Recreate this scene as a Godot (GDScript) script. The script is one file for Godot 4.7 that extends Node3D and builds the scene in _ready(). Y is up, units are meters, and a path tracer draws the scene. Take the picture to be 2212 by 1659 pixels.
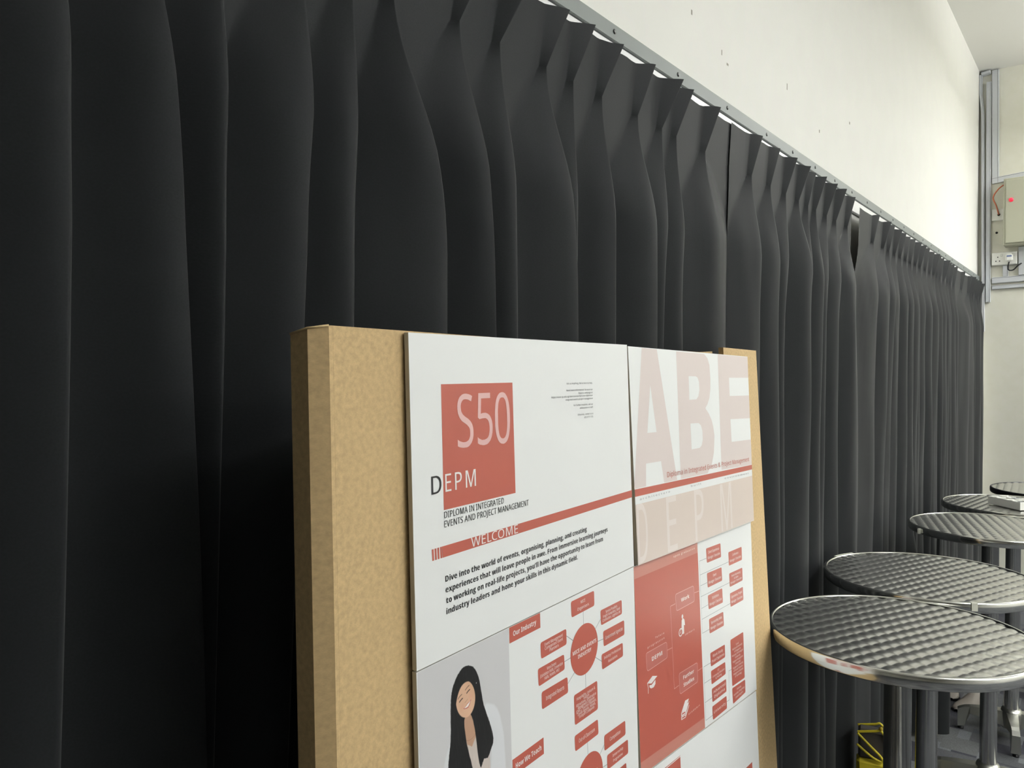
extends Node3D

# ---------------------------------------------------------------- helpers
var taken := {}
var M := {}
var rng := RandomNumberGenerator.new()

func numbered(called: String) -> String:
	if not taken.has(called):
		taken[called] = 0
		return called
	taken[called] += 1
	return "%s_%03d" % [called, taken[called]]

func thing(called: String, label: String, category: String, at := Vector3.ZERO, turn := 0.0, group := "") -> Node3D:
	var o := Node3D.new()
	o.name = numbered(called)
	add_child(o)
	o.position = at
	o.rotation.y = turn
	o.set_meta("label", label)
	o.set_meta("category", category)
	if group != "":
		o.set_meta("group", group)
	return o

func part(called: String, mesh: Mesh, mat: Material, parent: Node, at := Vector3.ZERO) -> MeshInstance3D:
	var o := MeshInstance3D.new()
	o.name = called
	o.mesh = mesh
	o.material_override = mat
	o.position = at
	parent.add_child(o, true)
	return o

func structure(called: String, mesh: Mesh, mat: Material, at := Vector3.ZERO) -> MeshInstance3D:
	var o := MeshInstance3D.new()
	o.name = called
	o.mesh = mesh
	o.material_override = mat
	o.position = at
	add_child(o)
	o.set_meta("kind", "structure")
	o.set_meta("label", called.replace("_", " "))
	return o

func box(size: Vector3) -> BoxMesh:
	var b := BoxMesh.new()
	b.size = size
	return b

func new_st() -> SurfaceTool:
	var st := SurfaceTool.new()
	st.begin(Mesh.PRIMITIVE_TRIANGLES)
	st.set_smooth_group(-1)
	return st

# corners counter-clockwise as seen from outside
func quad(st: SurfaceTool, a: Vector3, b: Vector3, c: Vector3, d: Vector3) -> void:
	for v in [a, c, b, a, d, c]:
		st.add_vertex(v)

func done(st: SurfaceTool) -> ArrayMesh:
	st.generate_normals()
	return st.commit()

# box with chamfered edges
func bevel_box(size: Vector3, b: float) -> ArrayMesh:
	var st := new_st()
	add_bevel_box(st, Vector3.ZERO, size, b)
	return done(st)

func add_bevel_box(st: SurfaceTool, c: Vector3, size: Vector3, b: float) -> void:
	var h := size * 0.5
	for ax in 3:
		var a1 := (ax + 1) % 3
		var a2 := (ax + 2) % 3
		for s in [-1.0, 1.0]:
			var pts := []
			for k in [[-1, -1], [1, -1], [1, 1], [-1, 1]]:
				var p := Vector3.ZERO
				p[ax] = s * h[ax]
				p[a1] = k[0] * (h[a1] - b)
				p[a2] = k[1] * (h[a2] - b)
				pts.append(c + p)
			if s > 0:
				quad(st, pts[0], pts[1], pts[2], pts[3])
			else:
				quad(st, pts[3], pts[2], pts[1], pts[0])
		# edges parallel to ax
		for s1 in [-1.0, 1.0]:
			for s2 in [-1.0, 1.0]:
				var q := []
				for k in [[-1, 0], [1, 0], [1, 1], [-1, 1]]:
					var p := Vector3.ZERO
					p[ax] = k[0] * (h[ax] - b)
					if k[1] == 0:
						p[a1] = s1 * h[a1]
						p[a2] = s2 * (h[a2] - b)
					else:
						p[a1] = s1 * (h[a1] - b)
						p[a2] = s2 * h[a2]
					q.append(c + p)
				if s1 * s2 > 0:
					quad(st, q[0], q[1], q[2], q[3])
				else:
					quad(st, q[3], q[2], q[1], q[0])
	for sx in [-1.0, 1.0]:
		for sy in [-1.0, 1.0]:
			for sz in [-1.0, 1.0]:
				var px := c + Vector3(sx * h.x, sy * (h.y - b), sz * (h.z - b))
				var py := c + Vector3(sx * (h.x - b), sy * h.y, sz * (h.z - b))
				var pz := c + Vector3(sx * (h.x - b), sy * (h.y - b), sz * h.z)
				var tri := [px, py, pz] if sx * sy * sz < 0 else [px, pz, py]
				for v in tri:
					st.add_vertex(v)

# surface of revolution, profile (radius, height) from bottom outside to top
func lathe(profile: Array, seg := 48, smooth := true) -> ArrayMesh:
	var st := SurfaceTool.new()
	st.begin(Mesh.PRIMITIVE_TRIANGLES)
	st.set_smooth_group(0 if smooth else -1)
	add_lathe(st, profile, seg)
	return done(st)

func add_lathe(st: SurfaceTool, profile: Array, seg := 48, c := Vector3.ZERO) -> void:
	for i in seg:
		var a0 := TAU * i / seg
		var a1 := TAU * (i + 1) / seg
		for k in profile.size() - 1:
			var p: Vector2 = profile[k]
			var q: Vector2 = profile[k + 1]
			var v0 := c + Vector3(p.x * cos(a0), p.y, -p.x * sin(a0))
			var v1 := c + Vector3(p.x * cos(a1), p.y, -p.x * sin(a1))
			var v2 := c + Vector3(q.x * cos(a1), q.y, -q.x * sin(a1))
			var v3 := c + Vector3(q.x * cos(a0), q.y, -q.x * sin(a0))
			if p.x < 1e-6:
				for v in [v0, v3, v2]:
					st.add_vertex(v)
			elif q.x < 1e-6:
				for v in [v0, v2, v1]:
					st.add_vertex(v)
			else:
				quad(st, v0, v1, v2, v3)

# tube of radius r along points
func tube(points: Array, r: float, seg := 10) -> ArrayMesh:
	var st := SurfaceTool.new()
	st.begin(Mesh.PRIMITIVE_TRIANGLES)
	st.set_smooth_group(0)
	var rings := []
	var side := Vector3.ZERO
	for i in points.size():
		var t: Vector3
		if i == 0:
			t = points[1] - points[0]
		elif i == points.size() - 1:
			t = points[i] - points[i - 1]
		else:
			t = points[i + 1] - points[i - 1]
		t = t.normalized()
		if i == 0:
			side = t.cross(Vector3.UP if absf(t.y) < 0.9 else Vector3.RIGHT).normalized()
		else:
			side = (side - t * side.dot(t)).normalized()
		var bi := t.cross(side)
		var ring := []
		for k in seg:
			var a := TAU * k / seg
			ring.append(points[i] + (side * cos(a) + bi * sin(a)) * r)
		rings.append(ring)
	for i in rings.size() - 1:
		for k in seg:
			var n := (k + 1) % seg
			quad(st, rings[i][k], rings[i][n], rings[i + 1][n], rings[i + 1][k])
	for e in [0, rings.size() - 1]:
		for k in range(1, seg - 1):
			var tri := [rings[e][0], rings[e][k], rings[e][k + 1]]
			if e != 0:
				tri = [rings[e][0], rings[e][k + 1], rings[e][k]]
			for v in tri:
				st.add_vertex(v)
	return done(st)

func smooth_path(points: Array, n := 8) -> Array:
	var c := Curve3D.new()
	for i in points.size():
		var t := Vector3.ZERO
		if i > 0 and i < points.size() - 1:
			t = (points[i + 1] - points[i - 1]) / 6.0
		c.add_point(points[i], -t, t)
	var out := []
	for i in points.size() - 1:
		for k in n:
			out.append(c.sample(i, float(k) / n))
	out.append(points[-1])
	return out

func plain(col: Color, rough := 0.6, metal := 0.0) -> StandardMaterial3D:
	var m := StandardMaterial3D.new()
	m.albedo_color = col
	m.roughness = rough
	m.metallic = metal
	return m

func noise_tex(freq: float, c0: Color, c1: Color, size := 512, octaves := 4, seed_ := 1, lo := 0.0, hi := 1.0) -> NoiseTexture2D:
	var n := FastNoiseLite.new()
	n.seed = seed_
	n.frequency = freq
	n.fractal_octaves = octaves
	var t := NoiseTexture2D.new()
	t.width = size
	t.height = size
	t.seamless = true
	t.noise = n
	var g := Gradient.new()
	g.offsets = PackedFloat32Array([lo, hi])
	g.colors = PackedColorArray([c0, c1])
	t.color_ramp = g
	return t

func triplanar(m: StandardMaterial3D, tex: Texture2D, per_metre: float) -> void:
	m.albedo_texture = tex
	m.uv1_triplanar = true
	m.uv1_world_triplanar = true
	m.uv1_scale = Vector3.ONE * per_metre

# ---------------------------------------------------------------- scene
const CAM := Vector3(0, 1.75, 0)
const WALL_X := -0.857
const FAR_Z := -7.0
const CEIL_Y := 4.07
const LEFT_GREY := Color(0.6, 0.6, 0.58)

func _ready() -> void:
	rng.seed = 20240
	camera_and_sky()
	materials()
	room()
	lamps()
	rail()
	curtains()
	cardboard_stand()
	panels()
	tables()
	far_wall_fittings()
	small_things()

func camera_and_sky() -> void:
	var cam := Camera3D.new()
	cam.name = "camera"
	cam.position = CAM
	cam.rotation_degrees = Vector3(-1.0, 38.15, 0)
	cam.fov = rad_to_deg(2.0 * atan(829.5 / 1660.0))
	cam.near = 0.02
	add_child(cam)
	cam.current = true
	var we := WorldEnvironment.new()
	we.name = "environment"
	var e := Environment.new()
	e.background_mode = Environment.BG_COLOR
	e.background_color = Color(0.5, 0.55, 0.6)
	e.tonemap_mode = Environment.TONE_MAPPER_LINEAR
	e.tonemap_exposure = 1.0
	e.sdfgi_enabled = true
	e.ssao_enabled = true
	e.ssil_enabled = true
	we.environment = e
	add_child(we)

const LAMP_ENERGY := 3.75

func lamps() -> void:
	# suspended fluorescent battens right of the view, shining mostly down and a little up
	var spots := [[1.0, -6.1], [1.7, -1.9], [3.6, -6.1], [4.4, -4.2], [4.0, -2.0]]
	var names := ["nearest the fuse box wall, by the curtain", "level with the cardboard stand, by the curtain", "nearest the fuse box wall, away from the curtain", "second from the fuse box wall, away from the curtain", "third from the fuse box wall, away from the curtain"]
	for i in spots.size():
		var s: Array = spots[i]
		var t := thing("hanging_light", "white fluorescent batten " + names[i], "light", Vector3(s[0], 3.62, s[1]), 0.0, "hanging battens")
		part("housing", bevel_box(Vector3(0.16, 0.05, 1.24), 0.008), M.lamp_case, t, Vector3(0, 0.03, 0))
		part("diffuser", bevel_box(Vector3(0.28, 0.012, 1.2), 0.003), M.lamp_glow, t, Vector3(0, -0.002, 0))
		part("upper_diffuser", bevel_box(Vector3(0.14, 0.006, 1.2), 0.002), M.lamp_glow_up, t, Vector3(0, 0.0585, 0))
		for z in [-0.45, 0.45]:
			part("wire", tube([Vector3(0, 0.06, z), Vector3(0, CEIL_Y - 3.62, z)], 0.003, 6), M.lamp_case, t)
		for up in 2:
			var l := AreaLight3D.new()
			l.name = "glow"
			l.area_size = Vector2(0.28, 1.2) if up == 0 else Vector2(0.14, 1.2)
			l.area_normalize_energy = true
			l.light_energy = LAMP_ENERGY * (1.0 if up == 0 else 1.6)
			l.light_color = Color(0.975, 0.988, 1.0)
			l.shadow_enabled = true
			l.area_range = 20.0
			l.position = Vector3(0, -0.012 if up == 0 else 0.065, 0)
			l.rotation_degrees = Vector3(-90 if up == 0 else 90, 0, 0)
			t.add_child(l, true)

func materials() -> void:
	M.lamp_case = plain(Color(0.9, 0.9, 0.9), 0.5)
	M.lamp_glow = plain(Color(0.95, 0.95, 0.95), 0.5)
	M.lamp_glow.emission_enabled = true
	M.lamp_glow.emission = Color(1.0, 0.985, 0.95)
	M.lamp_glow.emission_energy_multiplier = 4.0
	M.lamp_glow_up = M.lamp_glow.duplicate()
	M.lamp_glow_up.emission_energy_multiplier = 3.0

	M.white_wall = plain(Color(1, 1, 1), 0.75)
	triplanar(M.white_wall, noise_tex(0.012, Color(0.903, 0.898, 0.872), Color(0.908, 0.903, 0.878), 512, 5, 3, 0.3, 0.7), 0.7)
	M.beige_wall = plain(Color(1, 1, 1), 0.8)
	triplanar(M.beige_wall, noise_tex(0.02, Color(0.895, 0.888, 0.825), Color(0.905, 0.898, 0.84), 512, 5, 8, 0.3, 0.7), 0.8)
	M.ceiling = plain(Color(0.93, 0.925, 0.90), 0.85)
	M.scuff = plain(Color(0.62, 0.60, 0.55), 0.8)

	M.curtain = plain(Color(1, 1, 1), 0.55)
	triplanar(M.curtain, noise_tex(0.15, Color(0.136, 0.142, 0.147), Color(0.151, 0.157, 0.162), 512, 3, 5, 0.3, 0.7), 4.0)
	M.curtain.rim_enabled = true
	M.curtain.metallic_specular = 0.2
	M.curtain.rim = 0.28
	M.curtain.rim_tint = 0.0

	M.rail_grey = plain(Color(0.50, 0.52, 0.51), 0.5)
	M.white_track = plain(Color(0.95, 0.95, 0.95), 0.35)
	M.screw = plain(Color(0.45, 0.45, 0.45), 0.35, 0.8)

	M.kraft = plain(Color(1, 1, 1), 0.8)
	triplanar(M.kraft, kraft_texture(), 4.5)
	M.kraft_edge = plain(Color(0.80, 0.70, 0.52), 0.85)

	M.board_white = plain(Color(0.93, 0.935, 0.93), 0.42)
	M.foam_edge = plain(Color(0.80, 0.79, 0.75), 0.8)
	M.foam_gap = plain(Color(0.35, 0.34, 0.31), 0.85)
	M.print_red = plain(Color(0.72, 0.36, 0.30), 0.42)
	M.print_red_light = plain(Color(0.76, 0.50, 0.45), 0.42)
	M.print_red_box = plain(Color(0.735, 0.42, 0.38), 0.42)
	M.print_pink = plain(Color(0.89, 0.72, 0.71), 0.32)
	M.print_pale = plain(Color(0.875, 0.825, 0.81), 0.32)
	M.print_blush = plain(Color(0.87, 0.81, 0.77), 0.32)
	M.print_blush_light = plain(Color(0.91, 0.865, 0.84), 0.32)
	M.print_black = plain(Color(0.13, 0.13, 0.14), 0.35)
	M.print_grey = plain(Color(0.42, 0.43, 0.44), 0.35)
	M.print_line = plain(Color(0.55, 0.56, 0.57), 0.35)
	M.print_white = plain(Color(0.96, 0.94, 0.93), 0.32)

	M.steel_top = plain(Color(0.84, 0.84, 0.83), 0.27, 1.0)
	M.steel_rim = plain(Color(0.86, 0.86, 0.84), 0.14, 1.0)
	M.steel_column = plain(Color(0.80, 0.80, 0.79), 0.2, 1.0)
	M.cast_metal = plain(Color(0.74, 0.74, 0.71), 0.34, 1.0)
	M.black_plastic = plain(Color(0.06, 0.06, 0.065), 0.45)
	M.dark_rim = plain(Color(0.10, 0.10, 0.11), 0.35)
	M.tape = plain(Color(0.9, 0.9, 0.84), 0.5)

	M.trunking = plain(Color(0.80, 0.81, 0.82), 0.4)
	M.trunk_seam = plain(Color(0.42, 0.43, 0.44), 0.6)
	M.box_grey = plain(Color(0.70, 0.70, 0.62), 0.45)
	M.plate = plain(Color(0.90, 0.90, 0.87), 0.4)
	M.white_plastic = plain(Color(0.95, 0.95, 0.92), 0.35)
	M.red_lens = plain(Color(0.95, 0.2, 0.3), 0.3)
	M.red_lens.emission_enabled = true
	M.red_lens.emission = Color(1.0, 0.12, 0.25)
	M.red_lens.emission_energy_multiplier = 0.6
	M.orange_cable = plain(Color(0.72, 0.40, 0.27), 0.5)
	M.blue_grey = plain(Color(0.35, 0.42, 0.62), 0.5)

	M.carpet = plain(Color(0.88, 0.88, 0.87), 0.95)
	triplanar(M.carpet, carpet_texture(), 0.5)
	M.yellow = plain(Color(0.90, 0.82, 0.20), 0.5)
	M.yellow_dark = plain(Color(0.72, 0.62, 0.12), 0.5)
	M.mesh_grey = plain(Color(0.33, 0.31, 0.29), 0.8)
	M.taupe = plain(Color(0.55, 0.52, 0.49), 0.6)

func kraft_texture() -> ImageTexture:
	var s := 512
	var img := Image.create(s, s, false, Image.FORMAT_RGB8)
	var n := FastNoiseLite.new()
	n.seed = 11
	n.frequency = 0.05
	n.fractal_octaves = 3
	var n2 := FastNoiseLite.new()
	n2.seed = 12
	n2.frequency = 0.35
	var base := Color(0.765, 0.655, 0.475)
	for y in s:
		for x in s:
			# wrap seamlessly on a torus of four overlapping samples
			var fx := float(x) / s
			var fy := float(y) / s
			var a := n.get_noise_2d(x, y) * (1 - fx) * (1 - fy) + n.get_noise_2d(x - s, y) * fx * (1 - fy) + n.get_noise_2d(x, y - s) * (1 - fx) * fy + n.get_noise_2d(x - s, y - s) * fx * fy
			var b := n2.get_noise_2d(x * 0.45, y)
			var v := 1.0 + 0.13 * a + 0.05 * b
			img.set_pixel(x, y, Color(base.r * v, base.g * v, base.b * v))
	return ImageTexture.create_from_image(img)

func carpet_texture() -> ImageTexture:
	var s := 1024
	var img := Image.create(s, s, false, Image.FORMAT_RGB8)
	var r := RandomNumberGenerator.new()
	r.seed = 77
	var tones := [Color(0.30, 0.30, 0.33), Color(0.38, 0.385, 0.40), Color(0.45, 0.455, 0.46), Color(0.34, 0.35, 0.38), Color(0.50, 0.51, 0.53), Color(0.27, 0.27, 0.31)]
	img.fill(Color(0.38, 0.385, 0.40))
	for k in 900:
		var w := 26 * r.randi_range(1, 3)
		var h := 26 * r.randi_range(1, 5)
		var x := 26 * r.randi_range(0, 39)
		var y := 26 * r.randi_range(0, 39)
		img.fill_rect(Rect2i(x, y, w, h), tones[r.randi() % tones.size()])
	for y in s:
		for x in s:
			var c := img.get_pixel(x, y)
			var v := r.randf_range(0.86, 1.12)
			img.set_pixel(x, y, Color(c.r * v, c.g * v, c.b * v))
	return ImageTexture.create_from_image(img)

func room() -> void:
	var x0 := WALL_X
	var x1 := 5.6
	var z0 := FAR_Z
	var z1 := 8.0
	var cx := (x0 + x1) / 2
	var cz := (z0 + z1) / 2
	structure("floor", box(Vector3(x1 - x0 + 0.4, 0.2, z1 - z0 + 0.4)), M.carpet, Vector3(cx, -0.1, cz))
	structure("ceiling", box(Vector3(x1 - x0 + 0.4, 0.2, z1 - z0 + 0.4)), M.ceiling, Vector3(cx, CEIL_Y + 0.1, cz))
	structure("wall_left", box(Vector3(0.2, CEIL_Y, z1 - z0)), M.white_wall, Vector3(x0 - 0.1, CEIL_Y / 2, cz))
	var left: Node3D = get_node("wall_left")
	# scuffs in the paint above the rail
	for m in [[-1.52, 2.66, 0.012, 0.005], [-1.63, 2.69, 0.02, 0.003], [-1.80, 2.74, 0.004, 0.03], [-1.83, 2.66, 0.006, 0.012], [-2.02, 2.62, 0.004, 0.014], [-2.06, 2.60, 0.012, 0.006], [-2.55, 2.68, 0.005, 0.02], [-3.3, 2.75, 0.01, 0.01], [-2.9, 2.62, 0.008, 0.01]]:
		part("scuff", box(Vector3(0.0006, m[3], m[2])), M.scuff, left, Vector3(x0 + 0.0002, m[1], m[0]) - left.position)
	structure("wall_right", box(Vector3(0.2, CEIL_Y, z1 - z0)), M.white_wall, Vector3(x1 + 0.1, CEIL_Y / 2, cz))
	structure("wall_far", box(Vector3(x1 - x0 + 0.4, CEIL_Y, 0.2)), M.beige_wall, Vector3(cx, CEIL_Y / 2, z0 - 0.1))
	structure("wall_near", box(Vector3(x1 - x0 + 0.4, CEIL_Y, 0.2)), M.white_wall, Vector3(cx, CEIL_Y / 2, z1 + 0.1))

# ---------------------------------------------------------------- rail and curtains
func rail() -> void:
	var z0 := FAR_Z + 0.03
	var z1 := 2.2
	var t := thing("curtain_rail", "long grey metal curtain rail with white track screwed to the white wall", "curtain rail", Vector3(WALL_X, 2.4, (z0 + z1) / 2))
	var ln := z1 - z0
	# angle strip: a face standing on the wall and a lip above the track
	part("angle_strip", bevel_box(Vector3(0.016, 0.036, ln), 0.002), M.rail_grey, t, Vector3(0.0085, 0.065, 0))
	part("track", bevel_box(Vector3(0.012, 0.052, ln), 0.003), M.white_track, t, Vector3(0.0065, 0.0205, 0))
	var z := -1.42
	while z > z0:
		part("screw", lathe([Vector2(0.0055, 0), Vector2(0.005, 0.002), Vector2(0, 0.003)], 12), M.screw, t, Vector3(0.0165, 0.066, z - (z0 + z1) / 2)).rotation_degrees = Vector3(0, 0, -90)
		z -= 0.3 if z > -2.2 else 0.24

# ridge rows: position along the wall at the pinch, at 1.9 m and at 1.0 m height
var ridges_a := [[0.46, 0.47, 0.48], [0.33, 0.32, 0.33], [0.21, 0.20, 0.19], [0.08, 0.09, 0.10], [-0.04, -0.05, -0.04], [-0.16, -0.17, -0.15], [-0.302, -0.294, -0.262], [-0.395, -0.412, -0.440], [-0.477, -0.462, -0.437], [-0.592, -0.565, -0.515], [-0.672, -0.642, -0.63], [-0.745, -0.802, -0.81], [-0.882, -0.911, -0.92], [-0.98, -0.978, -0.985], [-1.11, -1.143, -1.15], [-1.195, -1.19, -1.2], [-1.296, -1.30, -1.30], [-1.439, -1.44, -1.45], [-1.548, -1.505, -1.5], [-1.619, -1.592, -1.6], [-1.776, -1.764, -1.76]]
var ridges_b := [[-2.07, -2.05, -2.08], [-2.217, -2.195, -2.2], [-2.348, -2.28, -2.27], [-2.469, -2.43, -2.44], [-2.562, -2.505, -2.52], [-2.645, -2.61, -2.62], [-2.765, -2.69, -2.71], [-2.88, -2.80, -2.82], [-3.027, -2.96, -2.98]]
var ridges_c := [[-3.463, -3.40, -3.38], [-3.643, -3.55, -3.52], [-3.745, -3.68, -3.66], [-3.865, -3.80, -3.80], [-3.98, -3.95, -3.95], [-4.10, -4.08, -4.10], [-4.21, -4.22, -4.22], [-4.33, -4.32, -4.33]]

func curtains() -> void:
	var z := -4.33
	var r := RandomNumberGenerator.new()
	r.seed = 5
	while z > -6.66:
		z -= r.randf_range(0.085, 0.14) if z < -5.95 or z > -5.5 else 0.3
		ridges_c.append([z, z + r.randf_range(-0.03, 0.03), z + r.randf_range(-0.04, 0.04)])
	curtain(ridges_a, 0.56, -1.958, 0.56, -1.955, "wide black pleated curtain nearest the viewer, behind the cardboard stand", 0.0)
	curtain(ridges_b, -1.941, -3.12, -1.941, -3.178, "middle black pleated curtain, between the cardboard stand and the gap of bare wall", 0.004)
	curtain(ridges_c, -3.27, -6.86, -3.163, -6.86, "farthest black pleated curtain, reaching the wall with the fuse box", -0.006)

func at3(a: Array, y: float) -> float:
	# pleats are folded over towards the far end above the pinch
	if y > 2.285:
		return a[0] - 0.062 * (y - 2.285) / 0.12
	if y > 1.9:
		return lerpf(a[1], a[0], smoothstep(1.9, 2.285, y))
	return lerpf(a[1], a[2], clampf((1.9 - y) / 0.9, 0, 1.3))

func curtain(ridges: Array, start_top: float, end_top: float, start_low: float, end_low: float, label: String, xoff: float) -> void:
	var r := RandomNumberGenerator.new()
	r.seed = int(absf(start_top) * 100) + 3
	var noise := FastNoiseLite.new()
	noise.seed = 21
	noise.frequency = 1.0
	noise.fractal_octaves = 2
	var depth := []
	var tabs := []
	var sharp := []
	for i in ridges.size():
		var gap := 0.1
		if i > 0:
			gap = absf(ridges[i][1] - ridges[i - 1][1])
		depth.append(clampf(0.024 + gap * 0.24, 0.034, 0.062) * r.randf_range(0.85, 1.12))
		tabs.append(r.randf_range(0.018, 0.036))
		sharp.append(r.randf_range(1.0, 2.0))
	var rows := []
	for k in 10:
		rows.append(2.405 - 0.12 * k / 9.0)
	var split := rows.size() - 1
	for k in range(1, 17):
		rows.append(2.285 - 0.40 * pow(k / 16.0, 1.25))
	for k in range(1, 23):
		rows.append(lerpf(1.885, 0.03, k / 22.0))
	var n_half := 12
	var grid := []
	for y: float in rows:
		var row := PackedVector3Array()
		var head := clampf((y - 2.285) / 0.12, 0, 1)
		var below := smoothstep(0.0, 0.24, 2.285 - y)
		var grow := pow(smoothstep(0.0, 0.20, 2.285 - y), 0.5)
		var base := lerpf(-0.806, -0.818, below) + xoff
		var lowmix := smoothstep(2.28, 1.7, y)
		var lean_end := -0.05 * head
		var zs := [lerpf(start_top, start_low, lowmix) + lean_end * 0.3]
		for a: Array in ridges:
			zs.append(at3(a, y))
		zs.append(lerpf(end_top, end_low, lowmix) + lean_end * 0.3)
		for i in range(1, zs.size() - 1):
			var zc: float = zs[i]
			var d: float = depth[i - 1]
			var p := lerpf(0.012, tabs[i - 1], head) if y >= 2.285 else lerpf(0.012, d, below)
			var flare := 0.0
			if absf(ridges[i - 1][1] + 4.08) < 0.02:
				flare = 0.165 * smoothstep(1.05, 0.2, y)
			for side in 2:
				var nb: float = zs[i - 1] if side == 0 else zs[i + 1]
				var edge := (side == 0 and i == 1) or (side == 1 and i == zs.size() - 2)
				# long flank facing the viewer, short steep one behind the ridge
				var half := absf(nb - zc) * (1.0 if edge else (0.76 if side == 0 else 0.24))
				var sgn := 1.0 if side == 0 else -1.0
				var wide := half
				var narrow := (0.012 + 0.045 * head) if side == 0 else 0.006
				var w := minf(lerpf(narrow, wide, grow), half)
				for k in (n_half + 1 if side == 0 else n_half):
					# side 0 walks from the valley before the ridge to the ridge
					var t := float(k) / n_half if side == 0 else float(k + 1) / n_half
					var u := 1.0 - t if side == 0 else t
					u = pow(u, 1.35)
					var off := w * (u / 0.72) if u < 0.72 else lerpf(w, half, (u - 0.72) / 0.28)
					var bump := 0.0
					if off < w:
						var q := off / w
						var soft_fold := cos(PI * 0.5 * q)
						soft_fold = lerpf(soft_fold, soft_fold * soft_fold, 0.45 * sharp[i - 1] - 0.2)
						bump = lerpf(1.0 - q, soft_fold, maxf(below, 0.15))
					var z := zc + sgn * off
					var soft := noise.get_noise_2d(z * 3.0, y * 0.5) * 0.010 * below + noise.get_noise_2d(z * 10.0, y * 1.1 + 40.0) * 0.004 * below
					var wave := (0.005 * noise.get_noise_2d(z * 9.0, 3.0) - 0.004 * (1.0 - bump)) * head
					# folds roll over towards the far end a little
					var lean := -0.014 * bump * below
					row.append(Vector3(base + (p + flare) * bump + soft, y + wave, z + lean))
		grid.append(row)
	var t := thing("curtain", label, "curtain", Vector3.ZERO, 0.0, "black pleated curtains")
	part("header", grid_mesh(grid.slice(0, split + 1)), M.curtain, t)
	part("drape", grid_mesh(grid.slice(split)), M.curtain, t)

func grid_mesh(grid: Array) -> ArrayMesh:
	var nr := grid.size()
	var nc: int = grid[0].size()
	var vs := PackedVector3Array()
	var ns := PackedVector3Array()
	var ix := PackedInt32Array()
	for j in nr:
		for i in nc:
			vs.append(grid[j][i])
			var dx: Vector3 = grid[j][mini(i + 1, nc - 1)] - grid[j][maxi(i - 1, 0)]
			var dy: Vector3 = grid[mini(j + 1, nr - 1)][i] - grid[maxi(j - 1, 0)][i]
			var n := dy.cross(dx)
			if n.length() < 1e-12:
				n = Vector3.RIGHT
			n = n.normalized()
			if n.x < -0.3:
				n = -n
			ns.append(n)
	for j in nr - 1:
		for i in nc - 1:
			var a := j * nc + i
			ix.append_array(PackedInt32Array([a, a + 1, a + nc, a + 1, a + nc + 1, a + nc]))
	var arr := []
	arr.resize(Mesh.ARRAY_MAX)
	arr[Mesh.ARRAY_VERTEX] = vs
	arr[Mesh.ARRAY_NORMAL] = ns
	arr[Mesh.ARRAY_INDEX] = ix
	var m := ArrayMesh.new()
	m.add_surface_from_arrays(Mesh.PRIMITIVE_TRIANGLES, arr)
	return m

# ---------------------------------------------------------------- the stand and its panels
# The stand is slightly twisted: its left edge leans less than its right one.
# x runs along it from its left front corner, y is height, out is towards the room.
const S_L := Vector3(-0.5809789, 1.12063839, -0.47631348)
const S_U := Vector3(-0.06697637, 0.0, -0.99775456)
const S_B := Vector3(-0.99775456, 0.0, 0.06697637)
const S_W := 1.46592335
const S_MID := 1.115
const S_K := 0.9616      # one unit of the layout below in metres
const S_O := Vector3(-0.558669, 1.144806, -0.458023)

# place of the flat panel being built: its own lean, or the twist of the sheet when negative
var panel_at := -1.0

func S(x: float, y: float, out := 0.0) -> Vector3:
	var k := x / S_W if panel_at < 0.0 else panel_at
	var tl := deg_to_rad(1.2)
	var tr := deg_to_rad(3.2)
	var v := (Vector3.UP * cos(tl) + S_B * sin(tl)) * (1 - k) + (Vector3.UP * cos(tr) + S_B * sin(tr)) * k
	return S_O + S_U * x * S_K + v * (y - S_MID) * S_K - S_B * (out - 0.012)

# slab between two outlines on the stand, corners counter-clockwise seen from the room
func slab(corners: Array, out0: float, out1: float) -> ArrayMesh:
	var st := new_st()
	add_slab(st, corners, out0, out1)
	return done(st)

func sheet(x0: float, x1: float, low: float, top0: float, top1: float, out0: float, out1: float) -> ArrayMesh:
	# upright sheet following the twist of the stand, in narrow strips
	var st := new_st()
	var n := 16
	for i in n:
		var xa := lerpf(x0, x1, float(i) / n)
		var xb := lerpf(x0, x1, float(i + 1) / n)
		var ta := lerpf(top0, top1, float(i) / n)
		var tb := lerpf(top0, top1, float(i + 1) / n)
		quad(st, S(xa, low, out1), S(xb, low, out1), S(xb, tb, out1), S(xa, ta, out1))
		quad(st, S(xb, low, out0), S(xa, low, out0), S(xa, ta, out0), S(xb, tb, out0))
		quad(st, S(xa, ta, out1), S(xb, tb, out1), S(xb, tb, out0), S(xa, ta, out0))
		quad(st, S(xa, low, out0), S(xb, low, out0), S(xb, low, out1), S(xa, low, out1))
	quad(st, S(x0, low, out0), S(x0, low, out1), S(x0, top0, out1), S(x0, top0, out0))
	quad(st, S(x1, low, out1), S(x1, low, out0), S(x1, top1, out0), S(x1, top1, out1))
	return done(st)

func add_slab(st: SurfaceTool, corners: Array, out0: float, out1: float) -> void:
	var n := corners.size()
	for i in n:
		var a: Vector2 = corners[i]
		var b: Vector2 = corners[(i + 1) % n]
		quad(st, S(a.x, a.y, out0), S(b.x, b.y, out0), S(b.x, b.y, out1), S(a.x, a.y, out1))
	var ids := Geometry2D.triangulate_polygon(PackedVector2Array(corners))
	for k in range(0, ids.size(), 3):
		var a: Vector2 = corners[ids[k]]
		var b: Vector2 = corners[ids[k + 1]]
		var c: Vector2 = corners[ids[k + 2]]
		if (b - a).cross(c - a) < 0:
			var s := b
			b = c
			c = s
		for v in [a, c, b]:
			st.add_vertex(S(v.x, v.y, out1))
		for v in [a, b, c]:
			st.add_vertex(S(v.x, v.y, out0))

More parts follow.
